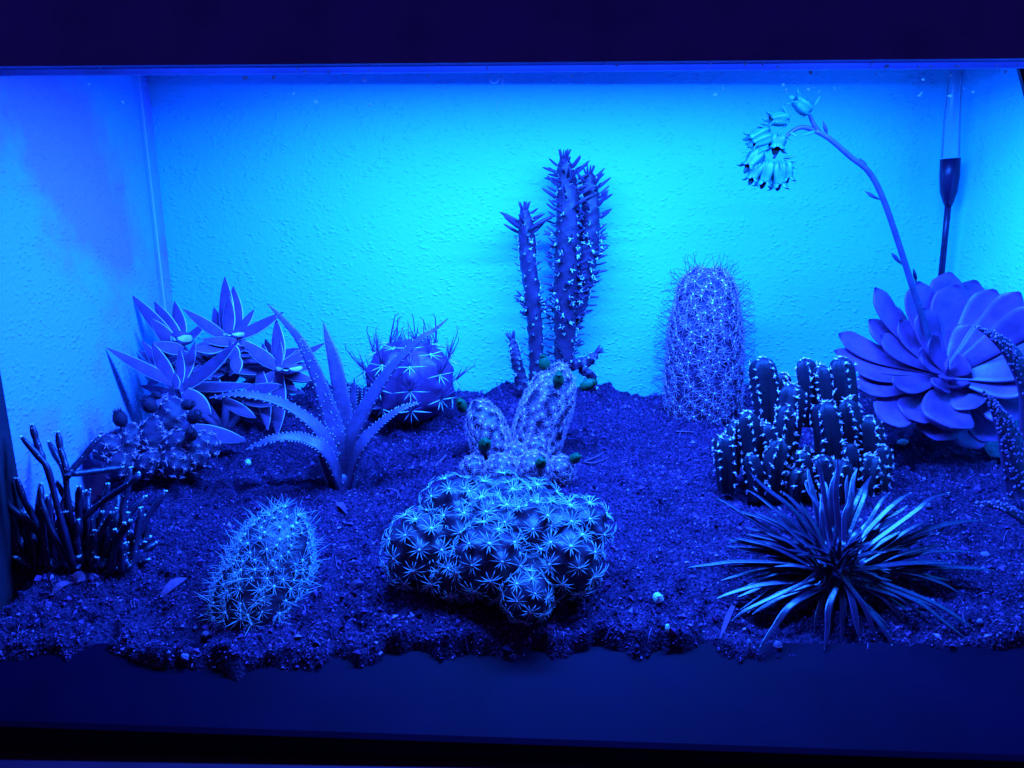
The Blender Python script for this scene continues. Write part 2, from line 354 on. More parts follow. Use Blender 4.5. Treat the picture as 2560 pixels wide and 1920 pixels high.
# ---------------------------------------------------------------- cactus body helper
VIEW = Vector((0,0,H))
def facing(p, nrm): return (VIEW-Vector(p)).normalized().dot(Vector(nrm))
class Body:
    """a body of revolution along a curved axis: pts (axis), rad at equal steps along it"""
    def __init__(s, pts, rad, seg=40, n=48):
        s.ax = spline(pts, seg); s.seg = seg; s.n = n; s.jit = .5; t = np.linspace(0, 1, seg+1)
        rad = list(rad); tt_ = [a[0] for a in rad] if hasattr(rad[0], '__len__') else np.linspace(0, 1, len(rad)); s.r = np.interp(t, tt_, [a[1] for a in rad] if hasattr(rad[0], '__len__') else rad); s.fr = []
        u = None
        for i, p in enumerate(s.ax):
            T = (s.ax[min(i+1, seg)]-s.ax[max(i-1, 0)]).normalized(); u = T.orthogonal() if u is None else u; u = (u-T*u.dot(T)).normalized(); s.fr.append((T, u, T.cross(u)))
        s.len = sum((s.ax[i+1]-s.ax[i]).length for i in range(seg))
    def at(s, t, a, extra=0):
        k = min(max(t, 0)*s.seg, s.seg-1e-6); i = int(k); f = k-i
        T, u, v = s.fr[i]; r = s.r[i]*(1-f)+s.r[i+1]*f; rad = u*math.cos(a)+v*math.sin(a)
        nrm = (rad-T*((s.r[i+1]-s.r[i])/(s.len/s.seg))).normalized()
        return s.ax[i].lerp(s.ax[i+1], f)+rad*(r+extra), nrm
    def spiral(s, spacing, t0=0.03, t1=.99):
        out = []; t = t0; a = random.random()*6
        while t < t1:
            p, nr = s.at(t, a); out.append((p, nr, t)); k = min(int(t*s.seg), s.seg-1)
            slope = math.hypot(1, (s.r[k+1]-s.r[k])/(s.len/s.seg)); r = max(.25*s.r.max(), s.r[k])
            t += spacing**2/(2*math.pi*r)/s.len/slope; a += 2.39996+random.uniform(-.5,.5)*s.jit/max(r,.5)
        return out
    def mesh(s, mb, bumps=None, h=0, sig=1, ribs=0, rh=0, mt=0):
        vs_ = []; fs = []
        for i in range(s.seg+1):
            T, u, v = s.fr[i]
            for k in range(s.n):
                a = 2*math.pi*k/s.n; r = s.r[i]*(1+(rh*(abs(math.cos(ribs*a/2))-.6) if ribs else 0)); vs_.append(s.ax[i]+(u*math.cos(a)+v*math.sin(a))*r)
        V = np.array([tuple(x) for x in vs_])
        if bumps:
            Bp = np.array([tuple(b[0]) for b in bumps]); Bn = np.array([tuple(b[1]) for b in bumps])
            d = np.linalg.norm(V[:,None]-Bp[None], axis=2); k = d.argmin(1); dd = d.min(1)
            V = V + Bn[k]*(h*np.exp(-(dd/sig)**2)-h*.35)[:,None]
        for i in range(s.seg):
            for k in range(s.n): fs.append((i*s.n+k, i*s.n+(k+1)%s.n, (i+1)*s.n+(k+1)%s.n, (i+1)*s.n+k))
        fs.append(tuple(s.seg*s.n+k for k in range(s.n)))
        mb.add([tuple(x) for x in V], fs, mt)
DOME = [math.sqrt(max(0, 1-x*x)) for x in (.0,.2,.4,.55,.7,.8,.88,.94,.975,1.0)]
def star(name, n, L, r, tilt, mats, wool=.08, central=(), jit=.25, curve=0.0, up=None):
    """an areole: tuft of wool and a ring of spines; z is outward. central: (angle, tilt, length, radius, hooked, material)"""
    mb = MB()
    def sp(a, ti, l, rr, hook, mt):
        d = Vector((math.cos(a)*math.cos(ti), math.sin(a)*math.cos(ti), math.sin(ti))); o = Vector((math.cos(a), math.sin(a), 0))*wool*.3
        side = Vector((0,0,1)) if curve else Vector((0,0,0))
        if hook:
            e = Vector((math.cos(a), math.sin(a), -.2)).normalized()
            pts = [o, o+d*l*.5, o+d*l*.9, o+d*l*1.0+e*l*.10, o+d*l*.9+e*l*.2]; rd = [rr, rr*.9, rr*.75, rr*.6, rr*.3]
        else: pts = [o, o+d*l*.5+side*curve*l*.12, o+d*l-side*curve*l*.15]; rd = [rr, rr*.85, rr*.2]
        mb.tube(pts, rd, 4 if rr > .03 else 3, mt, False, True)
    for k in range(n):
        sp(2*math.pi*(k+random.uniform(-.3,.3))/n, tilt+random.uniform(-.5,.5)*jit, L*random.uniform(1-jit, 1+jit*.6), r, False, 0)
    for c in central: sp(*c)
    if wool: mb.blob((0,0,wool*.25), (wool,wool,wool*.7), None, 1, 4, 6, .2)
    return mb.mesh(name, mats)

# ---------------------------------------------------------------- tall hairy column cactus
def hairy_column():
    Z = 60.4; k = cm(Z); base = P(1756, 1022, Z); top = P(1769, 668, Z+.8)
    t = thing('column_cactus', base, 'tall stout column cactus wrapped in pale webbed spines with hooked hairs', 'cactus')
    b = Body([base-Vector((0,0,1)), base.lerp(top, .5), top], [(a, k*q_*.95) for a, q_ in ((0,94),(.1,96),(.3,95),(.45,92),(.55,90),(.65,83),(.75,77),(.83,71),(.89,63),(.93,54),(.965,40),(.985,26),(1,2))], 70, 56)
    ar = b.spiral(.64, .03, .985); mb = MB(); b.mesh(mb, ar, .26, .27); mb.build('body', M['mam_tall'], t)
    ms = [star('areole', 10, .70, .025, .28, [M['mam_spine'], M['wool'], M['spine_dark']], .085, [(a, .9, 1.35, .024, True, 2) for a in (1, 3.6)], .4) for _ in range(4)]
    for p, nr, tt in ar:
        if facing(p, nr) > -.3: put('areole', random.choice(ms), t, p+nr*.12, nr, random.uniform(.85, 1.1)*(1 if tt > .12 else .9))
hairy_column()

# ---------------------------------------------------------------- front cluster, star spined
def head(t, cx, cy, Z, rp, spacing, stars, skin, h=.12, sig=.3, nm='head', stretch=1.0, lean=(0,0), sc=1.0, cut=-.35, bury=.3):
    k = cm(Z, cy); r = rp*k; c = P(cx, cy, Z); ax = Vector((lean[0], lean[1], 1)).normalized()
    b = Body([c-ax*r*(.95*stretch), c, c+ax*r*stretch], [r*math.sqrt(max(0, 1-x*x)) for x in np.sin(np.linspace(-1.25, math.pi/2, 24))], 30, 36)
    # equal steps along the axis
    T = np.linspace(-.95, 1, 31); b.r = r*np.sqrt(np.maximum(0.0004, 1-T*T))
    nA = int(4*math.pi*r*r/spacing**2*stretch); a0 = random.random()*6; ar = [(*b.at((j+.5)/nA, a0+j*2.39996), (j+.5)/nA) for j in range(nA//7, nA)]; mb = MB(); b.mesh(mb, ar, h, sig); o = mb.build(nm, skin, t)
    for p, nr, tt in ar:
        if facing(p, nr) > cut: put('areole', random.choice(stars), o, p+nr*h*.62, nr, sc*random.uniform(.85, 1.12))
    return o
def front_cluster():
    base = G(1250, 1500); t = thing('cluster_cactus', base, 'low clump of round green cactus heads with white star spines and a bare front head', 'cactus')
    ms = [star('areole', 12, .74, .026, .24, [M['star_spine'], M['wool']], .10, (), .25, .6) for _ in range(4)]
    fine = [star('areole', 12, .66, .024, .2, [M['star_spine'], M['wool']], .08, (), .2, .5) for _ in range(3)]
    for cx, cy, Z, r in ((1055,1375,41.0,86),(1225,1400,39.8,88),(1285,1288,42.9,72),(1420,1400,40.0,76),(1452,1322,42.2,66),(1133,1272,43.2,70),(1338,1335,41.6,84),(1256,1240,44.0,48),(1212,1310,42.2,66),(1150,1335,41.6,68),(1275,1330,41.7,74),(1392,1330,41.7,72),(1195,1268,43.2,58),(1340,1272,43.2,60),(1118,1432,40.2,62),(1335,1440,39.6,66),(1150,1425,40.0,60)):
        head(t, cx, cy, Z, r, 1.10, ms, M['mam_front'], .42, .44, lean=(random.uniform(-.15,.15)+(cx-1250)/700, -.35), sc=1.08)
    head(t, 1316, 1490, 37.9, 60, .88, fine, M['mam_front'], .1, .3, lean=(0,-.3), sc=1.0)
front_cluster()

# ---------------------------------------------------------------- middle cluster with green fruits
def middle_cluster():
    base = G(1320, 1140); t = thing('fruiting_cactus', base, 'pale furry cactus clump with two leaning columns and dark green fruits', 'cactus')
    ms = [star('areole', 13, .54, .019, .3, [M['mam_spine'], M['wool']], .065, (), .3, .5) for _ in range(4)]
    def col(pts, Zs, hw, rad):
        k = cm(Zs[0]); p = [P(x, y, z) for (x, y), z in zip(pts, Zs)]
        b = Body(p, [k*hw*r for r in rad], 44, 40); ar = b.spiral(.58, .04, .985); mb = MB(); b.mesh(mb, ar, .2, .24); o = mb.build('column', M['mam_front'], t)
        for q_, nr, tt in ar:
            if facing(q_, nr) > -.3: put('areole', random.choice(ms), o, q_+nr*.12, nr, random.uniform(.9, 1.15))
    col([(1325,1150),(1362,1030),(1406,914)], (54.3,55,56.2), 60, [.8,.95,1,1,1,1,.98,.92,.8,.6,.05])
    col([(1240,1150),(1218,1080),(1194,1004)], (53,53.6,54.2), 46, [.8,1,1,1,1,.98,.92,.8,.55,.05])
    for cx, cy, Z, r in ((1184,1172,50.6,28),(1254,1178,50.0,40),(1334,1176,50.4,44),(1402,1176,50.8,32),(1340,1122,52.6,28),(1290,1140,52.4,30)):
        head(t, cx, cy, Z, r, .5, ms, M['mam_front'], .1, .22, lean=(random.uniform(-.2,.2),-.3), sc=.95)
    for cx, cy, Z, r, nr in ((1396,950,53.9,15,(.05,-.55,1)),(1470,962,55,15,(.8,-.4,.5)),(1154,1014,53.5,14,(-.2,-.5,.9)),(1212,1110,51.6,17,(.2,-.7,.5)),(1352,1157,49,15.5,(.1,-.8,.6)),(1437,1146,50.5,13.5,(.4,-.7,.6)),(1361,909,55.6,15,(-.2,-.1,1)),(1267,1183,48.4,8,(.3,-.6,.7))):
        k = cm(Z)*r; nr = Vector(nr).normalized(); c = P(cx, cy, Z); mb = MB()
        q_ = [c-nr*k*1.5, c-nr*k*1.2, c-nr*k*.3, c+nr*k*.6, c+nr*k*1.05, c+nr*k*1.15, c+nr*k*1.5, c+nr*k*1.1]
        mb.tube(q_, [k*.15,k*.7,k*1.0,k*.92,k*.62,k*.55,k*.66,k*.25], 14, 0, True); mb.build('fruit', M['fruit'], t)
middle_cluster()

# ---------------------------------------------------------------- leaning hairy cactus at the front
def leaning():
    base = G(640, 1545); k = cm(41); t = thing('leaning_cactus', base, 'leaning furry cactus with long pale spines at the front beside a dry leaf', 'cactus')
    p = [P(612,1560,38.8)-Vector((0,0,.7)), P(668,1430,41.2)-Vector((0,0,.15)), P(728,1268,43.8)]
    b = Body(p, [k*1.06*x for x in (70,84,93,99,101,101,99,96,90,80,62,36,3)], 50, 48); ar = b.spiral(.62, .03, .985); mb = MB(); b.mesh(mb, ar, .2, .24); mb.build('body', M['mam_front'], t)
    ms = [star('areole', 10, .80, .017, .5, [M['star_spine'], M['wool']], .10, [(random.uniform(0,6), 1.1, 1.35, .02, False, 0)], .4) for _ in range(5)]
    for q_, nr, tt in ar:
        if facing(q_, nr) > -.3: put('areole', random.choice(ms), t, q_+nr*.18, nr, random.uniform(.75, 1.1))
leaning()

# ---------------------------------------------------------------- left clump with dark buds
def budded():
    base = G(390, 1160); t = thing('budded_cactus', base, 'small clump of knobbly cactus heads with dark dried buds below the pointed leaves', 'cactus')
    ms = [star('areole', random.choice((4,5,6)), .36, .03, .3, [M['mam_spine'], M['mam_spine']], .10, (), .6, -.6) for _ in range(4)]
    k = cm(54)
    for pts, Zs, hw in (([(432,1110),(428,1060),(424,990)], (53,53.3,53.8), 46), ([(330,1150),(324,1105),(318,1058)], (51.5,51.8,52), 42), ([(396,1140),(392,1095),(386,1040)], (52,52.3,52.6), 46)):
        b = Body([P(x, y, z) for (x, y), z in zip(pts, Zs)], [k*hw*r for r in (.85,.95,1,1,1,.96,.88,.72,.5,.05)], 36, 36); ar = b.spiral(.72, .04, .98); mb = MB(); b.mesh(mb, ar, .22, .26); o = mb.build('column', M['budded'], t)
        for q_, nr, tt in ar:
            if facing(q_, nr) > -.3: put('areole', random.choice(ms), o, q_+nr*.12, nr, random.uniform(.8, 1.15))
    for cx, cy, Z, r in ((455,1118,51.4,44),(268,1118,50.6,36),(508,1115,52.5,36),(440,1158,50.2,36),(375,1160,50.2,34),(300,1165,50,34),(490,1150,51.2,30)):
        head(t, cx, cy, Z, r, .68, ms, M['budded'], .16, .24, lean=(random.uniform(-.2,.2),-.25))
    for cx, cy, Z, r, nr in ((300,1046,51.4,19,(-.1,-.2,1)),(372,1012,52.4,19,(-.3,-.3,.8)),(470,1012,52,15,(1,-.2,.2)),(486,1042,51.6,18,(.6,-.3,.6)),(478,1086,50.5,17,(.3,-.6,.7)),(392,988,53.6,10,(-.8,0,.5))):
        kk = cm(Z)*r; nr = Vector(nr).normalized(); c = P(cx, cy, Z); mb = MB()
        mb.tube([c-nr*kk*1.2, c-nr*kk*.8, c, c+nr*kk*.7, c+nr*kk*1.1], [kk*.3,kk*.8,kk,kk*.75,kk*.4], 10)
        for j in range(7):
            a = j*.9; o = nr.orthogonal().normalized(); s_ = nr.cross(o); d = (o*math.cos(a)+s_*math.sin(a))*kk*.6
            mb.tube([c+nr*kk*.8+d*.6, c+nr*kk*1.5+d*.9], [kk*.22, .001], 4)
        mb.build('bud', M['bud'], t)
budded()

# ---------------------------------------------------------------- ribbed barrel cactus
def barrel():
    Z = 60.0; k = cm(Z); c = P(1025, 952, Z); R = 103*k
    t = thing('barrel_cactus', G(1025, 1040), 'plump ribbed barrel cactus with long dark hooked spines standing behind the toothed leaves', 'cactus')
    T = np.linspace(-.98, 1, 49); b = Body([c-Vector((0,0,R*.98)), c, c+Vector((0,0,R*1.0))], [1,1], 48, 120)
    b.r = R*np.maximum(.02, 1-np.abs(T)**2.4)**.5
    nr_ = 9; mb = MB(); ar = []
    off = math.atan2((VIEW-c).dot(b.fr[24][2]), (VIEW-c).dot(b.fr[24][1]))
    V = []; fs = []
    for i in range(49):
        T_, u, v = b.fr[i]
        for j in range(b.n):
            a = 2*math.pi*j/b.n; ph = (a-off)*nr_/2/math.pi; d = abs(ph-round(ph))*2
            tq = (T[i]+.98)/1.98; bl = max(math.exp(-((tq-q_)/.06)**2) for q_ in ((.36,.66,.88) if int(round(ph)) % 2 else (.26,.51,.78,.95))); rr = b.r[i]*(1+.13*(1-d**1.2)-.08+.07*bl*max(0,1-d*1.6)); V.append(tuple(b.ax[i]+(u*math.cos(a)+v*math.sin(a))*rr))
    for i in range(48):
        for j in range(b.n): fs.append((i*b.n+j, i*b.n+(j+1)%b.n, (i+1)*b.n+(j+1)%b.n, (i+1)*b.n+j))
    fs.append(tuple(48*b.n+j for j in range(b.n))); mb.add(V, fs); mb.build('body', M['barrel'], t)
    def mk():
        cen = [(0, .15, 1.6, .055, False, 2), (math.pi, .15, 1.6, .055, False, 2)]
        rad = [(a, .45, l, .045, False, m) for a, l, m in ((.8,1.3,0),(1.2,1.7,0),(1.9,1.75,0),(2.4,1.25,0),(-.9,1.1,2),(-1.57,1.3,2),(-2.3,1.1,2))]
        rad += [(math.pi/2, .9, 2.3, .05, True, 0), (1.2, .75, 2.0, .045, False, 0), (1.95, .75, 2.0, .045, False, 0)]
        return star('areole', 0, 0, 0, 0, [M['spine_dark'], M['star_spine'], M['star_spine']], .15, cen+rad)
    ms = [mk() for _ in range(2)]
    for r in range(nr_):
        a = off+2*math.pi*r/nr_
        for tt in ((.36,.66,.88) if r % 2 else (.26,.51,.78,.95)):
            p, nrm = b.at(tt, a, b.r[int(tt*48)]*.115)
            if facing(p, nrm) < -.75: continue
            T_ = b.fr[24][0]; zax = nrm; x = T_.cross(zax).normalized(); y = zax.cross(x); o = put('areole', random.choice(ms), t, p, nrm, random.uniform(.85,1.1))
            o.rotation_quaternion = Matrix((x, y, zax)).transposed().to_quaternion()
barrel()

# ---------------------------------------------------------------- cane cactus with awl leaves
def cane():
    t = thing('cane_cactus', P(1395, 940, 63.2), 'tall dark cane cactus with awl shaped leaves against the back wall', 'cactus')
    lm = []
    for _ in range(3):
        mb = MB(); mb.tube([(0,0,0),(.02,0,.18),(.05,0,.5),(.10,0,.85),(.12,0,1.0)], [.06,.095,.095,.06,.008], 7, 0, True); lm.append(mb.mesh('leaf', M['subleaf']))
    tm = [star('areole', 5, .22, .04, .7, [M['spine_pale'], M['wool']], .10, (), .4) for _ in range(3)]
    def stem(pts, Z, wid, dens, leafL, bushy, n0=0.02):
        k = cm(Z); p = [P(x, y, Z+i*.15) for i, (x, y) in enumerate(pts)]
        r = [k*w_/2 for w_ in wid]; b = Body(p, r, 50, 24); ar = b.spiral(dens, n0, .96)
        mb = MB(); b.mesh(mb, ar, .2, .24); o = mb.build('stem', M['subulata'], t); T = b.fr[25][0]
        for q_, nr, tt in ar:
            if facing(q_, nr) < -.8: continue
            put('areole', random.choice(tm), o, q_+nr*.06, nr, random.uniform(.55, 1.0))
            L = leafL(tt)*k*random.uniform(.75, 1.25)*1.15
            d = (nr+T*random.uniform(.15, .8)).normalized()
            if L > 0: put('leaf', random.choice(lm), o, q_+nr*.03, d, L/1.0)
            if bushy(tt) > random.random():
                for _ in range(3): put('leaf', random.choice(lm), o, q_+nr*.1+Vector((random.uniform(-.2,.2),0,random.uniform(-.2,.2))), (d+Vector((random.uniform(-.7,.7), random.uniform(-.7,.2), random.uniform(-.6,.7)))).normalized(), random.uniform(.55,.95))
                put('areole', random.choice(tm), o, q_+nr*.22, nr, 1.5)
        e = b.ax[-1]
        for j in range(9):
            a = j*2.4; u, v = b.fr[-1][1], b.fr[-1][2]; put('leaf', lm[j % 3], o, e-T*.1+(u*math.cos(a)+v*math.sin(a))*r[-1]*.6, (T*2+(u*math.cos(a)+v*math.sin(a))*.8).normalized(), .75)
    up = lambda tt: 34 if .64 < tt < .93 else (30 if tt >= .93 else (21 if tt > .5 else 24))
    bush = lambda tt: .85 if .2 < tt < .56 else .10
    stem([(1412,925),(1412,820),(1415,700),(1421,560),(1417,460),(1410,392)], 63.4, [54,50,54,58,60,60,56,48,40,24], .78, up, bush)
    stem([(1440,800),(1460,700),(1473,610),(1477,510),(1472,432)], 64.0, [36,42,44,46,46,44,38,22], .74, up, bush)
    stem([(1340,960),(1340,860),(1332,760),(1322,660),(1316,585),(1311,522)], 62.8, [36,36,38,40,40,40,36,22], .76, lambda tt: 42 if .80 < tt < .92 else (24 if tt >= .92 else 15), lambda tt: .55 if .33 < tt < .5 else .03)
    stem([(1306,972),(1296,920),(1286,880),(1280,846)], 62.2, [30,28,24,16], .6, lambda tt: 12, lambda tt: 0)
    stem([(1425,912),(1458,908),(1482,894),(1492,880)], 62.8, [30,28,22,8], .55, lambda tt: 9, lambda tt: 0)
    stem([(1452,925),(1478,938),(1486,972)], 62.5, [22,20,18], .7, lambda tt: 9, lambda tt: 0)
cane()

# ---------------------------------------------------------------- fairy castle clump
def castle():
    t = thing('castle_cactus', G(2010, 1190), 'dense clump of dark ribbed cactus columns dotted with white tufts', 'cactus')
    ms = [star('areole', random.choice((3,4,5)), .24, .05, .45, [M['mam_spine'], M['wool']], .09, (), .7) for _ in range(4)]
    S = [(1901,890,1085,72,52.6),(1962,918,1040,44,53.6),(2010,900,1040,56,53.2),(1981,940,1100,74,51.8),(2049,918,1080,60,52.6),(2100,886,1090,70,53),(2060,984,1165,74,50.8),
         (2114,980,1140,56,51.6),(2169,1023,1170,62,51.4),(1865,1027,1190,56,50.8),(1807,1083,1205,56,50.2),(1952,1087,1225,56,49.6),(2046,1123,1230,60,49.2),(2111,1145,1230,60,49.2),(2183,1134,1225,56,49.6),
         (2107,1087,1190,60,50.2),(2203,1101,1190,42,50.4),(1973,1004,1120,50,51),(1915,1058,1200,50,50.3),(1872,1140,1225,46,49.6),(1840,1050,1160,44,51.2),(2000,1120,1220,46,49.7)]
    for _ in range(16):
        cx = random.uniform(1820, 2200); y0 = random.uniform(1040, 1165)-abs(cx-2010)*.05; S.append((cx, y0, y0+random.uniform(55,100), random.uniform(30,48), plane_Z(y0+85)+random.uniform(-.3,.6)))
    for cx, y0, y1, w_, Z in S:
        k = cm(Z, y0); r = w_*k/2; lean = random.uniform(-45, 45); y0 += random.uniform(-6, 22); w_ *= random.uniform(.9, 1.12); p = [P(cx+lean*.6, y1, Z)-Vector((0,0,.7)), P(cx+lean*.4, (y0+y1)/2, Z), P(cx, y0, Z+.3)]
        b = Body(p, [(a, r*q_) for a, q_ in ((0,.8),(.2,.95),(.5,1),(.8,.98),(.88,.9),(.94,.74),(.975,.5),(1,.1))], 34, 40); off = random.uniform(0, 1.2)
        vs_ = []; fs = []
        for i in range(35):
            T, u, v = b.fr[i]
            for j in range(40):
                a = 2*math.pi*j/40; ph = (a-off)*5/2/math.pi; d = abs(ph-round(ph))*2
                rr = b.r[i]*(1.06-.42*d**.75); vs_.append(tuple(b.ax[i]+(u*math.cos(a)+v*math.sin(a))*rr))
        for i in range(34):
            for j in range(40): fs.append((i*40+j, i*40+(j+1)%40, (i+1)*40+(j+1)%40, (i+1)*40+j))
        fs.append(tuple(34*40+j for j in range(40))); mb = MB(); mb.add(vs_, fs); o = mb.build('stem', M['castle'], t)
        step = .62/b.len
        for rib in range(5):
            a = off+2*math.pi*rib/5; tt = .985-step*.5*(rib % 2)
            while tt > .12:
                q_, nr = b.at(tt, a, r*.05)
                if facing(q_, nr) > -.25: put('areole', random.choice(ms), o, q_, (nr+Vector((random.uniform(-.4,.4),random.uniform(-.4,.4),random.uniform(-.3,.5)))).normalized(), random.uniform(.6, 1.25))
                tt -= step*random.uniform(.85, 1.15)
        put('areole', random.choice(ms), o, b.ax[-1], b.fr[-1][0], 1.3)
castle()

# ---------------------------------------------------------------- pointed grey leaved succulent
def pointed():
    t = thing('pointed_succulent', G(560, 1075), 'bushy succulent with pointed grey leaves edged in pale fuzz near the wallpapered corner', 'succulent')
    def lf(base, tip, w_, Zb, Zt, nrm=(0,-.75,.65), ch=.07, th=.16):
        a = P(*base, Zb); b = P(*tip, Zt); k = cm((Zb+Zt)/2); d = (b-a); mid = a.lerp(b, .5)+Vector(nrm).normalized()*(-d.length*.05)
        mb = MB(); mb.leaf([a, mid, b], [w_*.88*k*x for x in (.55,.8,.97,1,.92,.74,.46,.06)], Vector(nrm).normalized(), th, ch, 1, 0, 14)
        mb.build('leaf', [M['crassula'], M['crassula_edge']], t)
    def stemp(pts, r):
        mb = MB(); mb.tube(spline(pts, 8), r, 8); mb.build('stem', M['crassula'], t)
    c1, c2, c3, c4 = (445,972), (440,868), (575,842), (697,915)
    for c, z in ((c1,56.5),(c2,60.3),(c3,60.6),(c4,59.2)): stemp([G(560,1070)-Vector((0,0,.4)), P((c[0]+560)/2, (c[1]+1060)/2+20, z), P(*c, z+.2)], .3)
    for a in (((440,960),(266,869),36,56.4,55),((432,968),(380,857),42,56.2,56.6),((440,972),(437,932),26,55.6,55.8),((448,965),(450,871),28,56.4,57.4),((455,955),(488,853),32,56.8,58.2),((450,975),(596,853),48,56.2,55.4),
              ((425,950),(354,851),34,57,58.5),((425,955),(375,900),34,57,58),((460,965),(640,962),34,57,56.2),((462,978),(527,1036),52,55.6,54.8),((478,1070),(615,1102),50,54.4,54.2),((430,985),(388,1010),34,56,55),
              ((440,865),(329,737),40,60.2,60),((440,870),(378,797),42,59.6,59),((450,868),(386,754),46,60.6,61.2),((455,850),(436,753),38,61,62.2),((452,862),(520,800),30,61,62),
              ((566,838),(562,692),44,61,62.4),((571,838),(571,735),36,60.2,60.8),((590,830),(583,716),44,61.6,63),((565,845),(457,772),34,60,59.2),((548,838),(535,768),30,61.4,62.4),((585,845),(709,780),40,60.2,60),((590,835),(636,773),27,61,62),
              ((560,850),(480,868),30,60,59),((560,856),(600,905),34,59.6,58.6),((585,850),(650,880),34,60,59.4),
              ((697,912),(691,798),40,59.4,60.2),((698,914),(699,850),22,58.7,58.9),((692,918),(603,850),42,58.8,58.2),((703,912),(813,857),32,59.2,59.2),((706,918),(800,912),32,59.2,58.8),((703,905),(770,864),32,60,61.4),((690,925),(543,922),28,59,58.6),
              ((697,930),(692,1090),44,58.2,57.2),((650,930),(669,1075),40,58.2,57),((705,930),(784,950),32,58.8,58.2),((690,930),(610,990),36,58.6,57.4),((560,930),(480,940),34,58.8,58),((520,985),(600,960),32,57,57.4),((560,1000),(640,1045),34,57.2,56.4)):
        lf(*a)
    for _ in range(40):
        c = random.choice((c1,c2,c2,c3,c3,c4,(520,930),(600,960))); a = random.uniform(-.5, 3.7); L = random.uniform(55,120); z = random.uniform(57.6,60.5); x0, y0 = c[0]+random.uniform(-22,22), c[1]+random.uniform(5,55)
        lf((x0, y0), (x0+math.cos(a)*L, y0+math.sin(a)*L*.7), random.uniform(26,42), z, z-random.uniform(-.5,1.4))
    for _ in range(55):
        c = random.choice(((520,900),(600,880),(640,925),(480,885),(560,940),(670,900),(430,900))); a = random.uniform(-2.9, .6) if random.random() < .6 else random.uniform(0, 6.28); L = random.uniform(60,125); z = random.uniform(60.2,62); x0, y0 = c[0]+random.uniform(-25,25), c[1]+random.uniform(-5,40)
        lf((x0, y0), (x0+math.cos(a)*L, y0+math.sin(a)*L*.62), random.uniform(28,38), z, z-random.uniform(-.8,1.2))
    # stubby leaves seen end on
    for (x, y), Z, rx, ry in (((446,846),58.6,19,20),((580,836),59.0,22,12),((720,922),57.8,31,15),((565,862),58.8,26,11),((540,905),58.4,20,10)):
        k = cm(Z); p = P(x, y, Z); mb = MB(); d = Vector((0,-.95,.2)).normalized()
        mb.leaf([p-d*k*ry*1.2+Vector((0,1.2,-.2)), p, p+d*.5], [rx*2*k*q_ for q_ in (.7,.95,1,.85,.3)], Vector((0,.25,1)), ry/rx*.5, .03, 1, 0); mb.build('leaf', [M['crassula'], M['crassula_edge']], t)
pointed()

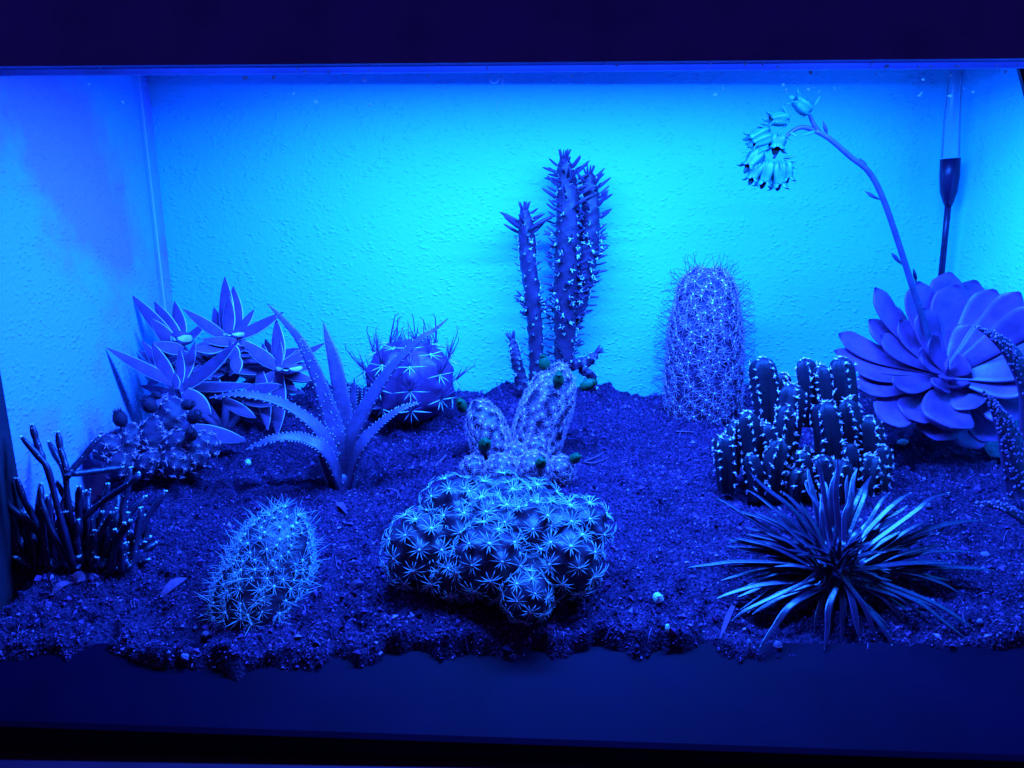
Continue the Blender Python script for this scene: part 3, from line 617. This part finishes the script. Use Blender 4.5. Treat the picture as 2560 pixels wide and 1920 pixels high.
# ---------------------------------------------------------------- toothed aloe
def aloe():
    t = thing('toothed_aloe', G(851, 1204), 'aloe with seven long curving leaves edged with pale teeth', 'aloe')
    def lf(pts, wid, Z0, Z1, nrm=(0,-.6,.8), dots=0):
        i0 = random.random()*3
        n = len(pts); p = [P(x, y, Z0+(Z1-Z0)*i/(n-1)) for i, (x, y) in enumerate(pts)]; g = G(852, 1206); p[0] = Vector((g.x+(p[0].x-g.x)*.9, g.y+(i0+1)*.12, g.z-.7)) if pts[0][1] > 1150 else p[0]; k = cm((Z0+Z1)/2); nv = Vector(nrm).normalized()
        wd = [w_*k*1.04 for w_ in wid]; mb = MB(); c = mb.leaf(p, wd, nv, .2, .13, 0, 0, 26)
        Wd = np.interp(np.linspace(0,1,len(c)), np.linspace(0,1,len(wd)), wd)
        for i in range(3, len(c)-1):
            T = (c[min(i+1,len(c)-1)]-c[i-1]).normalized(); sd = T.cross(nv).normalized(); up = sd.cross(T)
            for sg in (-1, 1):
                b = c[i].lerp(c[i-1], random.uniform(0,.6))+sd*sg*Wd[i]*.47; e = sd*sg*.13+T*.09+up*.03
                mb.tube([b, b+e*.6, b+e], [.05, .035, .004], 4, 1, False)
            for _ in range(dots if i < 19 else 0):
                u = random.uniform(-.8,.8); mb.blob(c[i]+sd*u*Wd[i]/2+up*(Wd[i]*(.2*math.sqrt(1-u*u)+.13*(u*u-1)))+T*random.uniform(-.2,.2), .055, None, 1, 4, 6)
        mb.build('leaf', [M['aloe'], M['tooth']], t)
    lf([(868,1081),(848,965),(835,899),(820,849),(808,806)], [44,37,31,18,1], 53.2, 55.5, (0,-.9,.4))
    lf([(866,1190),(885,1110),(914,1118)], [40,40,6], 52, 53.5, (.3,-.7,.6))
    lf([(862,1180),(872,1110),(897,1048),(941,972),(984,912),(1047,849),(1084,826),(1120,796)], [52,54,50,40,31,21,13,2], 52, 52.6, (-.3,-.6,.75))
    lf([(838,1195),(826,1130),(798,1075),(752,1035),(699,1005),(633,988),(583,985),(523,995)], [40,44,40,34,30,24,17,2], 51.6, 49.4, (.2,-.45,.9))
    lf([(848,1180),(838,1110),(830,1060),(808,982),(775,899),(745,843),(699,790),(667,758)], [52,55,50,36,28,20,12,1], 51.8, 53.6, (.2,-.9,.35), 4)
    lf([(856,1200),(895,1122),(941,1068),(981,1035),(1011,1018),(1052,1006)], [56,50,30,22,15,2], 51.2, 51.6, (-.35,-.5,.8))
    lf([(846,1205),(818,1130),(772,1100),(732,1092),(676,1098),(614,1124)], [50,46,32,27,20,2], 50.8, 48.6, (.3,-.5,.85))
    lf([(824,1208),(812,1170),(799,1136)], [18,16,3], 51, 51, (.5,-.8,.3))
    g = G(852, 1205); mb = MB(); mb.blob((g.x-.05, g.y+.35, g.z-.1), (.95,.6,.7), None, 0, 8, 14, .05); mb.build('stem', M['aloe'], t)
    # young shoot behind
    b = P(878, 1050, 55.5); t2 = thing('aloe_pup', G(878, 1052), 'young toothed shoot between the aloe and the barrel cactus', 'aloe'); t, keep_ = t2, t
    def small(pts, wid, Z):
        p = [P(x, y, Z) for x, y in pts]; k = cm(Z); mb = MB(); c = mb.leaf(p, [w_*k for w_ in wid], Vector((0,-.9,.3)).normalized(), .22, .1)
        for i in range(2, len(c)-1):
            for sg in (-1, 1): mb.tube([c[i]+Vector((sg*wid[0]*k*.4,0,0)), c[i]+Vector((sg*wid[0]*k*.4+sg*.12,0,.08))], [.05,.005], 4, 1, False)
        mb.build('leaf', [M['aloe'], M['tooth']], t2)
    small([(878,1055),(882,1000),(886,945)], [24,20,2], 55.6); small([(900,1050),(912,1010),(914,965)], [18,16,2], 56.6)
aloe()

# ---------------------------------------------------------------- fleshy rosette with flower stalk
def rosette():
    Z0 = 54.6; c = P(2372, 935, Z0); t = thing('rosette_succulent', G(2370, 1090), 'large fleshy rosette with broad smooth leaves and a tall arching flower stalk', 'succulent')
    def lf(tip, w_, Zt, nrm, base=(2372,935), Zb=Z0, bow=.08, shape=(.45,.50,.58,.68,.80,.90,.98,1.03,1.0,.84,.10)):
        a = P(*base, Zb); b = P(*tip, Zt); nv = Vector(nrm).normalized(); k = cm((Zb+Zt)/2)
        mid = a.lerp(b, .55)-nv*(b-a).length*bow; mb = MB(); w_ *= 1.3
        mb.leaf([a, mid, b], [w_*k*x for x in shape], nv, .11, random.uniform(.07,.15), 1, 0, 16); mb.build('leaf', [M['echeveria'], M['ech_edge']], t)
    up = (0,-.95,.3)
    for tip, w_, Zt, nrm in (((2187,719),56,60.5,(.5,-.8,.3)),((2222,760),56,60.8,(.5,-.8,.3)),((2295,703),72,60.6,(.2,-.9,.3)),((2375,680),72,62,up),((2392,712),80,60.4,(0,-.9,.3)),((2487,723),66,61.5,(-.4,-.85,.3)),((2550,730),56,60.5,(-.5,-.8,.3)),((2600,770),56,58.5,(-.5,-.8,.3)),
              ((2096,835),50,59.4,(.4,-.75,.55)),((2172,799),58,60.2,(.45,-.75,.5)),((2085,877),42,58.6,(.3,-.6,.7)),((2130,918),44,57.6,(.25,-.5,.8)),((2135,962),58,56.6,(.2,-.5,.85)),((2199,1048),76,54.8,(.2,-.55,.8)),
              ((2201,840),50,58.6,(.45,-.7,.5)),((2234,962),48,55.8,(.2,-.5,.85)),((2250,800),54,59.4,(.4,-.8,.4)),
              ((2339,1100),78,54.6,(.05,-.5,.85)),((2447,1122),84,54.8,(-.1,-.5,.85)),((2501,1099),76,55,(-.2,-.5,.8)),((2560,1040),80,55.8,(-.3,-.5,.8)),((2590,960),76,56.6,(-.3,-.5,.8)),
              ((2447,815),70,58.4,(-.35,-.85,.4)),((2510,872),66,57.6,(-.4,-.7,.55)),((2570,842),66,59.5,(-.4,-.75,.5)),((2600,900),62,58.2,(-.4,-.6,.65)),
              ((2375,1068),98,53.6,(0,-.75,.65)),((2440,1020),66,54.8,(-.3,-.6,.7)),((2300,880),48,57.0,(.5,-.6,.6)),((2330,840),46,57.4,(.3,-.8,.5)),((2420,900),46,56.4,(-.4,-.7,.6)),((2348,970),42,55.8,(.2,-.6,.8)),((2405,965),40,55.8,(-.2,-.6,.8)),((2525,780),70,58.6,(-.4,-.8,.4)),((2440,700),66,62,(-.2,-.9,.3)),((2270,1045),70,55,(.1,-.55,.8)),((2500,965),70,56.4,(-.35,-.55,.7)),((2310,770),62,58.9,(.25,-.85,.4)),((2372,905),30,56.2,(0,-.8,.5)),((2358,945),22,55.6,(0,-.6,.8)),((2386,948),22,55.6,(0,-.6,.8))):
        Zt -= 2.9; lim = 35.2*ray(*tip).y/max(.01, ray(*tip).x); lf(tip, w_, min(Zt, lim), nrm)
    # flower stalk
    st = [(2330,880),(2306,793),(2281,717),(2249,616),(2209,500),(2173,431),(2126,392),(2075,348),(2039,327)]
    p = [P(x, y, 55.6-.06*i) for i, (x, y) in enumerate(st)]; k = cm(56.5)
    mb = MB(); mb.tube(spline(p, 40), list(np.linspace(7.6, 5.6, 41)*k), 10)
    rac = [(2039,327),(2003,318),(1970,337),(1948,372),(1934,396)]; mb.tube(spline([P(x, y, 56-.1*i) for i, (x, y) in enumerate(rac)], 16), list(np.linspace(6, 3, 17)*k), 8)
    mb.tube(spline([P(2050,334,56), P(2034,310,55.9), P(2024,288,55.8)], 8), list(np.linspace(6,4,9)*k), 8)
    stk = mb.build('flower_stalk', M['stalk'], t)
    for bx, by, tx, ty, w_ in ((2068,340,2057,301,9),(2175,432,2148,394,13),(2197,497,2162,478,13),(2256,660,2227,632,13),(2289,705,2283,670,9)):
        a, b = P(bx, by, 56.2), P(tx, ty, 55.6); mb = MB(); mb.leaf([a, a.lerp(b,.5)+Vector((0,-.1,-.05)), b], [w_*k*x for x in (.6,1,.9,.05)], Vector((-.5,-.6,.6)).normalized(), .25, .05); mb.build('bract', M['stalk'], stk)
    def flower(bx, by, mx, my, w_=30, Z=55.4, sep=True):
        a, b = P(bx, by, Z), P(mx, my, Z-.3); d = b-a; L = d.length; d.normalize(); r = w_*k/2; mb = MB()
        o = d.orthogonal().normalized(); s_ = d.cross(o); n = 30; vs_ = []; fs = []
        prof = [(0,.25),(.06,.72),(.2,.98),(.42,1.0),(.62,.86),(.75,.76),(.84,.78)]
        for q_, rr in prof:
            for j in range(n):
                aa = 2*math.pi*j/n; f = .88+.24*abs(math.cos(2.5*aa))**2; vs_.append(tuple(a+d*L*q_+(o*math.cos(aa)+s_*math.sin(aa))*r*rr*f))
        for i in range(len(prof)-1):
            for j in range(n): fs.append((i*n+j, i*n+(j+1)%n, (i+1)*n+(j+1)%n, (i+1)*n+j))
        fs.append(tuple(range(n-1,-1,-1))); mb.add(vs_, fs)
        for j in range(5):      # out-curled petal tips
            aa = 2*math.pi*j/5; rd = o*math.cos(aa)+s_*math.sin(aa)
            mb.leaf([a+d*L*.80+rd*r*.74, a+d*L*.95+rd*r*.95, a+d*L*1.0+rd*r*1.45], [r*.85, r*.6, r*.05], -d+rd*.01, .2, 0, 0, 0, 5)
        for j in range(5):      # spreading sepals
            aa = 2*math.pi*(j+.5)/5+random.uniform(-.3,.3); rd = o*math.cos(aa)+s_*math.sin(aa); e = a+d*L*random.uniform(.2,.5)+rd*r*random.uniform(1.3,1.9)
            mb.leaf([a+d*L*.02, a+d*L*.12+rd*r*.9, e], [r*.35, r*.42, r*.03], (rd-d*.3).normalized(), .25, 0, 0, 0, 5)
        fo = mb.build('flower', M['flower'], stk)
    for f in ((2026,280,1980,242,34),(1972,296,1917,300,32),(1925,322,1868,352,30),(1930,340,1874,362,30),(1946,336,1940,378,40),(1903,376,1864,424,36),(1900,408,1876,456,32),(1921,400,1907,468,36),(1947,402,1948,474,38),(1962,402,1970,456,32)): flower(*f)
    for bx, by, tx, ty in ((1960,398,1995,404),(1962,404,1998,424),(1958,394,1992,390),(1960,410,1990,433),(1972,292,1952,256),(2028,276,2053,236),(2026,276,2022,242),(1900,372,1853,381),(1925,322,1892,312),(1946,336,1970,352),(1975,330,1998,344),(2040,327,2000,341),(1940,300,1975,310)):
        a, b = P(bx, by, 55.3), P(tx, ty, 54.9); mb = MB(); mb.leaf([a, a.lerp(b,.5), b], [9*k*x for x in (.6,1,.8,.05)], Vector((0,-.6,.8)).normalized(), .3, 0, 0, 0, 6); mb.build('sepal', M['flower'], stk)
rosette()

# ---------------------------------------------------------------- dense rosette of narrow leaves
def strap():
    Zc = 42.2; ctr = (2088, 1418); t = thing('strap_rosette', G(2090, 1490), 'dense rosette of narrow dark pointed leaves spreading over the front soil', 'succulent')
    k = cm(Zc, 1400); sc = 2.458; E = []
    for s_ in '520,190 500,300 310,350 380,410 940,110 880,160 1070,130 1065,115 1190,165 1130,205 1275,220 1390,320 1390,410 1525,320 1760,320 1500,400 1650,490 1960,490 1880,685 1620,660 2030,800 1660,870 1640,1030 1800,950 1600,1130 1850,1240 1900,1190 1380,1170 1320,1280 1200,1270 580,1320 660,1055 410,1135 440,985 310,1020 340,880 130,785 400,780 460,680 360,650 390,625 420,600 520,545 550,440 720,310 990,250 1010,450 1055,535 1130,340 1190,690 1220,600 1290,620 1000,760 740,600 960,340 1300,480 1540,520 1450,560 1780,790 1700,740 1400,1290 980,1330 1090,1290 720,1090 560,540 1150,320 1250,250 860,250 620,420 1440,470 1580,620 1720,640 640,720 540,600 1490,740 1560,900 1480,1010 1220,520 1020,640 880,640'.split():
        a, b = map(float, s_.split(',')); E.append((1660+a/sc, 1100+b/sc))
    for _ in range(80):
        a = random.uniform(0, 6.28); r = random.uniform(60, 250); E.append((ctr[0]+math.cos(a)*r*1.25, ctr[1]+math.sin(a)*r*.75))
    soilc = G(2090, 1480); crown = soilc+Vector((0,.3,1.5))
    for tx, ty in E:
        dx, dy = tx-ctr[0], ty-ctr[1]; L = math.hypot(dx, dy*1.3); short = L < 150
        f = random.uniform(.10, .32)
        if dy > 40 and not short:                       # low leaves lie out on the soil
            b = G(tx, ty); b = b+Vector((0,0,random.uniform(.12,.45))); lift = random.uniform(.05,.12)
        else:
            Zt = crown.y+(-dy)*k*(random.uniform(.5,.95) if dy < 0 else -.5)*(.5 if short else 1)-(1.3 if short else 0)
            b = P(tx, ty, Zt); lift = random.uniform(.02,.10)
            for _ in range(6):
                if b.z < sz(b.x, b.y)+.15: Zt -= .35; b = P(tx, ty, Zt)
        a = crown.lerp(b, f)+Vector((random.uniform(-.35,.35), random.uniform(-.35,.35), random.uniform(-.7,.2)))
        d = b-a; out = Vector((d.x, d.y, 0)); out = out.normalized() if out.length > 1e-3 else Vector((0,-1,0))
        nv = (Vector((0,0,1))*.9-out*.5+Vector((0,-.25,0))).normalized(); ln = d.length
        mid = a.lerp(b, .5)+Vector((random.uniform(-.06,.06)*ln, 0, ln*lift)); q3 = a.lerp(b, .8)+Vector((random.uniform(-.03,.03)*ln, 0, ln*lift*.55))
        for q_ in (mid, q3):
            q_.z = max(q_.z, sz(q_.x, q_.y)+.2)
        w_ = k*random.uniform(11.5, 16.5)*(1 if not short else .9); mb = MB()
        mb.leaf([a, mid, q3, b], [w_*x for x in (.8,1,1,.95,.85,.7,.45,.05)], nv, .24, .17, 1, 0, 14); mb.build('leaf', [M['haworth'], M['haw_edge']], t)
strap()

# ---------------------------------------------------------------- branching coral cactus
def coral():
    t = thing('coral_cactus', G(235, 1415), 'thicket of dark finger thin branching stems leaning from the wall side corner', 'cactus')
    sc = 3.318; Q = [[(750,1400),(720,1150),(700,1000),(560,830),(470,680)],[(700,980),(830,860),(1090,680),(1165,610)],[(620,1400),(480,900),(400,590),(330,480),(180,310)],[(360,500),(310,370),(265,210)],
        [(640,1380),(560,800),(540,610),(470,470),(405,350)],[(555,600),(530,500),(500,400),(480,270)],[(560,640),(590,590),(700,460),(825,305)],[(600,615),(800,590),(1010,562)],[(900,1390),(1010,1080),(1020,900),(1060,720),(1085,565)],
        [(480,1420),(280,980),(200,830),(140,655)],[(-60,640),(80,880),(300,1060),(420,1300)],[(330,1060),(240,1220),(130,1400)],[(-50,1080),(150,1170),(330,1330)],[(1000,1400),(1100,1350),(1130,1150),(1170,900)],[(1040,1340),(1120,1290),(1300,1185)],
        [(830,1390),(900,1260),(960,1100)],[(880,1300),(960,1000),(980,780)],[(660,1390),(560,1150),(545,1020)],[(520,1400),(430,1000),(430,770)],[(700,1380),(640,1180),(650,1000)],[(780,1390),(790,1250),(790,1090)],[(850,1390),(870,1320),(880,1240)],
        [(560,1390),(360,900),(335,700)],[(600,1390),(600,1290),(610,1190)],[(950,1380),(1050,1000),(1200,805)],[(760,1390),(730,900),(735,775)],[(700,1390),(650,900),(660,720)],[(600,1390),(520,1280),(470,1240)],[(500,1390),(380,1060),(300,770)],[(820,1100),(830,1020),(900,700)],[(700,1200),(800,1000),(870,900)],[(150,1420),(60,1250),(-40,1230)],[(300,1430),(180,1300),(110,1240)],[(1010,1400),(1180,1330),(1215,960)]]
    for _ in range(75):
        x0 = random.uniform(60, 1060); x1 = x0+random.uniform(-160, 200)+(x0-560)*.25; y1 = random.uniform(720, 1330); Q.append([(x0, random.uniform(1370,1450)), ((x0*.6+x1*.4)+random.uniform(-30,30), 1400*.45+y1*.55), (x1, y1)])
    for i, pl in enumerate(Q):
        zb = 42.6+random.uniform(-1.0,1.0); tipZ = zb+random.uniform(-.6, 2.4); n = len(pl); k = cm(zb, 1300)
        pts = spline([P(x/sc, 1000+y/sc, zb+(tipZ-zb)*j/(n-1)) for j, (x, y) in enumerate(pl)], 22); L = len(pts)
        rad = [k*7.8*random.uniform(.97,1.03)*(1-.10*math.cos(j*.9)) for j in range(L)]; rad[-1] *= .55; rad[-2] *= .9
        mb = MB(); mb.tube(pts, rad, 9, 0)
        for j in range(2, L-1, 3):
            a = random.uniform(0, 6.28); mb.blob(pts[j]+Vector((math.cos(a), -abs(math.sin(a)), .5))*rad[j]*.8, .035, None, 1, 3, 5)
        for j in range(4): mb.blob(pts[-1]+Vector((random.uniform(-.12,.12), random.uniform(-.12,.05), .06)), .06, None, 1, 3, 5)
        mb.build('stem', [M['coral'], M['spine_pale']], t)
coral()

# ---------------------------------------------------------------- warty plant at the picture's edge
def warty():
    t = thing('warty_succulent', G(2570, 1240), 'warty spotted succulent leaves cut off by the picture edge in front of the rosette', 'succulent')
    def lf(pts, wid, Z, dots):
        k = cm(Z); p = [P(x, y, Z) for x, y in pts]; mb = MB(); nv = Vector((-.3,-.8,.5)).normalized(); c = mb.leaf(p, [w_*k for w_ in wid], nv, .22, .05, 1, 0, 20)
        Wd = np.interp(np.linspace(0,1,len(c)), np.linspace(0,1,len(wid)), wid)*k
        for i in range(1, len(c)-1):
            T = (c[i+1]-c[i-1]).normalized(); sd = T.cross(nv).normalized(); up = sd.cross(T)
            for _ in range(dots):
                u = random.uniform(-.48,.48); mb.blob(c[i]+sd*u*Wd[i]+up*(.2*Wd[i]*math.sqrt(1-3.6*u*u) if abs(u)<.5 else 0)+T*random.uniform(-.2,.2), random.uniform(.05,.10), None, 2, 4, 6)
        mb.build('leaf', [M['spotted'], M['haw_edge'], M['grit_pale']], t)
    lf([(2575,1180),(2580,1000),(2540,900),(2490,845),(2438,816)], [64,60,46,28,4], 48, 9)
    lf([(2552,1240),(2530,1120),(2500,1040),(2458,978)], [74,62,40,6], 47, 9)
    lf([(2600,1330),(2540,1284),(2490,1262),(2433,1260)], [30,28,24,10], 44.5, 3)
warty()

# ---------------------------------------------------------------- dropper tube behind the rosette
def dropper():
    Z = 63.6; k = cm(Z, 500); t = thing('dropper_tube', P(2350, 760, Z), 'clear tube with dark tapered sleeve and thin stem standing behind the rosette', 'dropper')
    mb = MB(); mb.tube([P(2351,760,Z), P(2353,690,Z), P(2362,600,Z), P(2371,505,Z)], [8*k,8*k,7.5*k,8*k], 12); mb.build('stem', M['sleeve'], t)
    mb = MB(); mb.tube([P(2371,515,Z), P(2371,500,Z), P(2372,480,Z), P(2374,440,Z), P(2376,396,Z)], [9*k,14*k,20*k,23*k,23*k], 20); mb.build('sleeve', M['sleeve'], t)
    mb = MB(); mb.tube([P(2376,395,Z), P(2380,300,Z), P(2392,150,Z)], [21*k,19*k,13*k], 20, 0, False)
    m = bpy.data.materials.new('tube_glass'); m.use_nodes = True; N = m.node_tree.nodes; L = m.node_tree.links
    tr = N.new('ShaderNodeBsdfTransparent'); tr.inputs[0].default_value = (.93,.95,.97,1); gl = N.new('ShaderNodeBsdfGlossy'); gl.inputs['Roughness'].default_value = .15
    fr = N.new('ShaderNodeFresnel'); fr.inputs[0].default_value = 1.3; mx = N.new('ShaderNodeMixShader'); L.new(fr.outputs[0], mx.inputs[0]); L.new(tr.outputs[0], mx.inputs[1]); L.new(gl.outputs[0], mx.inputs[2]); L.new(mx.outputs[0], N['Material Output'].inputs['Surface'])
    df = N.new('ShaderNodeBsdfDiffuse'); df.inputs[0].default_value = (.5,.85,.85,1); m2 = N.new('ShaderNodeMixShader'); m2.inputs[0].default_value = .14; L.new(mx.outputs[0], m2.inputs[1]); L.new(df.outputs[0], m2.inputs[2]); L.new(m2.outputs[0], N['Material Output'].inputs['Surface']); mb.build('glass_tube', m, t)
dropper()

# ---------------------------------------------------------------- loose pebbles, twigs and dry leaves
def pebble(x, y, w_, h_, label):
    big = x in (1645, 1668, 2256, 620); w_ *= .9; h_ *= .9
    p = G(x, y); k = cm(p.y, y); mb = MB(); rx, rz = w_*k/2, h_*k/2; mb.blob((p.x, p.y, p.z+rz*.6), (rx, (rx+rz)/2, rz), Vector((random.uniform(-.3,.3), random.uniform(-.3,.3), 1)), 0, 6, 9, .14)
    solo(mb, 'pebble', M['pebble' if big else 'dull_pebble'], p, label, 'pebble', 'pale pebbles scattered on the soil', False)
for a in ((1645,1502,29,30,'largest pale pebble alone on bare soil between the star spined clump and the strap leaves'),(1668,1578,13,28,'upright sliver of pale stone below the largest pebble'),(1676,1662,14,20,'small pale stone at the crumbling soil edge near the ledge'),
          (2256,1110,30,17,'flat oval pale pebble just below the fleshy rosette'),(2486,1157,18,9,'thin pale chip on dark soil below the warty leaves'),(2318,1260,20,14,'pale crumb beyond the strap rosette tips'),(2461,1388,26,11,'long flat pale chip beside the longest strap leaf'),
          (620,1162,17,20,'pale upright chip by the low aloe leaf tip'),(781,1161,13,12,'tiny square chip just under the curved aloe leaf'),(523,1169,14,8,'half buried pale chip next to the budded cactus'),(1570,1228,10,9,'tiny bright stone alone on the middle soil'),
          (463,1650,25,20,'pale lump in the hazy soil edge above the ledge'),(516,1598,22,18,'rounded grey pebble below the leaning cactus'),(488,1574,13,12,'tiny white stone below the dry leaf'),(2452,1545,18,16,'faint pebble past the lowest strap leaves'),(1873,1620,12,34,'tall pale stone standing under the strap leaves'),(1945,1620,26,26,'round dull stone under the lowest strap leaf'),(968,1560,9,10,'small grain at the foot of the clump by the ledge')): pebble(*a)
def dry(x0, y0, x1, y1, w_, label):
    a, b = G(x0, y0, .12), G(x1, y1, .15); k = cm(a.y, y0); mb = MB(); mb.leaf([a, a.lerp(b,.5)+Vector((0,0,.25)), b], [w_*k*x for x in (.2,.8,1,.9,.6,.05)], Vector((.2,-.6,.8)).normalized(), .06, .08)
    solo(mb, 'dry_leaf', M['dry'], a, label, 'dry leaf', 'dry leaf scraps on the soil')
dry(402,1497,468,1450,24,'curled pale dry leaf lying beside the leaning cactus'); dry(842,1262,868,1290,16,'small bent leaf scrap between leaning cactus and clump'); dry(872,1476,910,1462,12,'narrow dry scrap at the foot of the leaning cactus'); dry(1800,1600,1845,1500,14,'dark curled strip beside the strap rosette'); dry(130,1492,178,1462,20,'narrow pale strip under the coral cactus'); dry(178,1462,215,1455,34,'broad dull flake under the coral cactus')
def twig(pts, r, label):
    p = [G(x, y, .12+.06*i) for i, (x, y) in enumerate(pts)]; mb = MB(); mb.tube(spline(p, 8), list(np.linspace(r, r*.5, 9)), 6); solo(mb, 'twig', M['twig'], p[0], label, 'twig', 'thin twigs lying on the soil')
twig([(1460,1157),(1485,1150),(1510,1138)], .08, 'straight twig beside the lowest green fruit'); twig([(1462,1160),(1490,1162),(1522,1150)], .06, 'second twig under the straight one by the fruit'); twig([(1092,1084),(1108,1078),(1123,1077)], .07, 'short pale twig before the barrel cactus'); twig([(1088,1170),(1110,1150),(1135,1122)], .1, 'dull stick pointing at the fruiting clump')
twig([(1690,1082),(1715,1085),(1735,1087)], .07, 'short twig before the column cactus'); twig([(968,1226),(990,1232),(1000,1250)], .07, 'bent twig behind the star spined clump'); twig([(1055,1016),(1085,1022),(1102,1034)], .07, 'pale forked twig at the barrel cactus foot'); twig([(540,1203),(560,1210),(580,1226)], .04, 'hair thin straw behind the leaning cactus'); twig([(1240,960),(1252,985),(1256,1000)], .05, 'thin straw on the slope before the cane cactus')
# ---------------------------------------------------------------- water marks on the front pane
mb = MB()
for _ in range(75):
    x = random.choice((random.uniform(1350,2540), random.uniform(1750,2200), random.uniform(2250,2545), random.uniform(200,1300))); y = 152+8+random.uniform(0,1)**2.2*100+(10 if x < 1300 else 0)
    p = P(x, y, 35.28); r = cm(35.3)*random.uniform(1.2,4.0); mb.blob(p, (r*random.uniform(.6,1.6), .02, r), None, 0, 4, 6, .3)
mb.tube([P(1255,166,35.27), P(1256,195,35.27), P(1258,222,35.27)], .012, 4)
mb.tube(spline([P(1224,190,35.27), P(1228,206,35.27), P(1242,206,35.27), P(1252,192,35.27)], 8), .014, 4)
mb.tube(spline([P(1262,246,35.27), P(1248,250,35.27), P(1241,266,35.27), P(1246,284,35.27)], 8), .014, 4)
wm = mb.build('water_spots', M['spot'], tank); tag(wm, kind='stuff')
for o in list(bpy.data.objects):
    if '_org' in o: del o['_org']
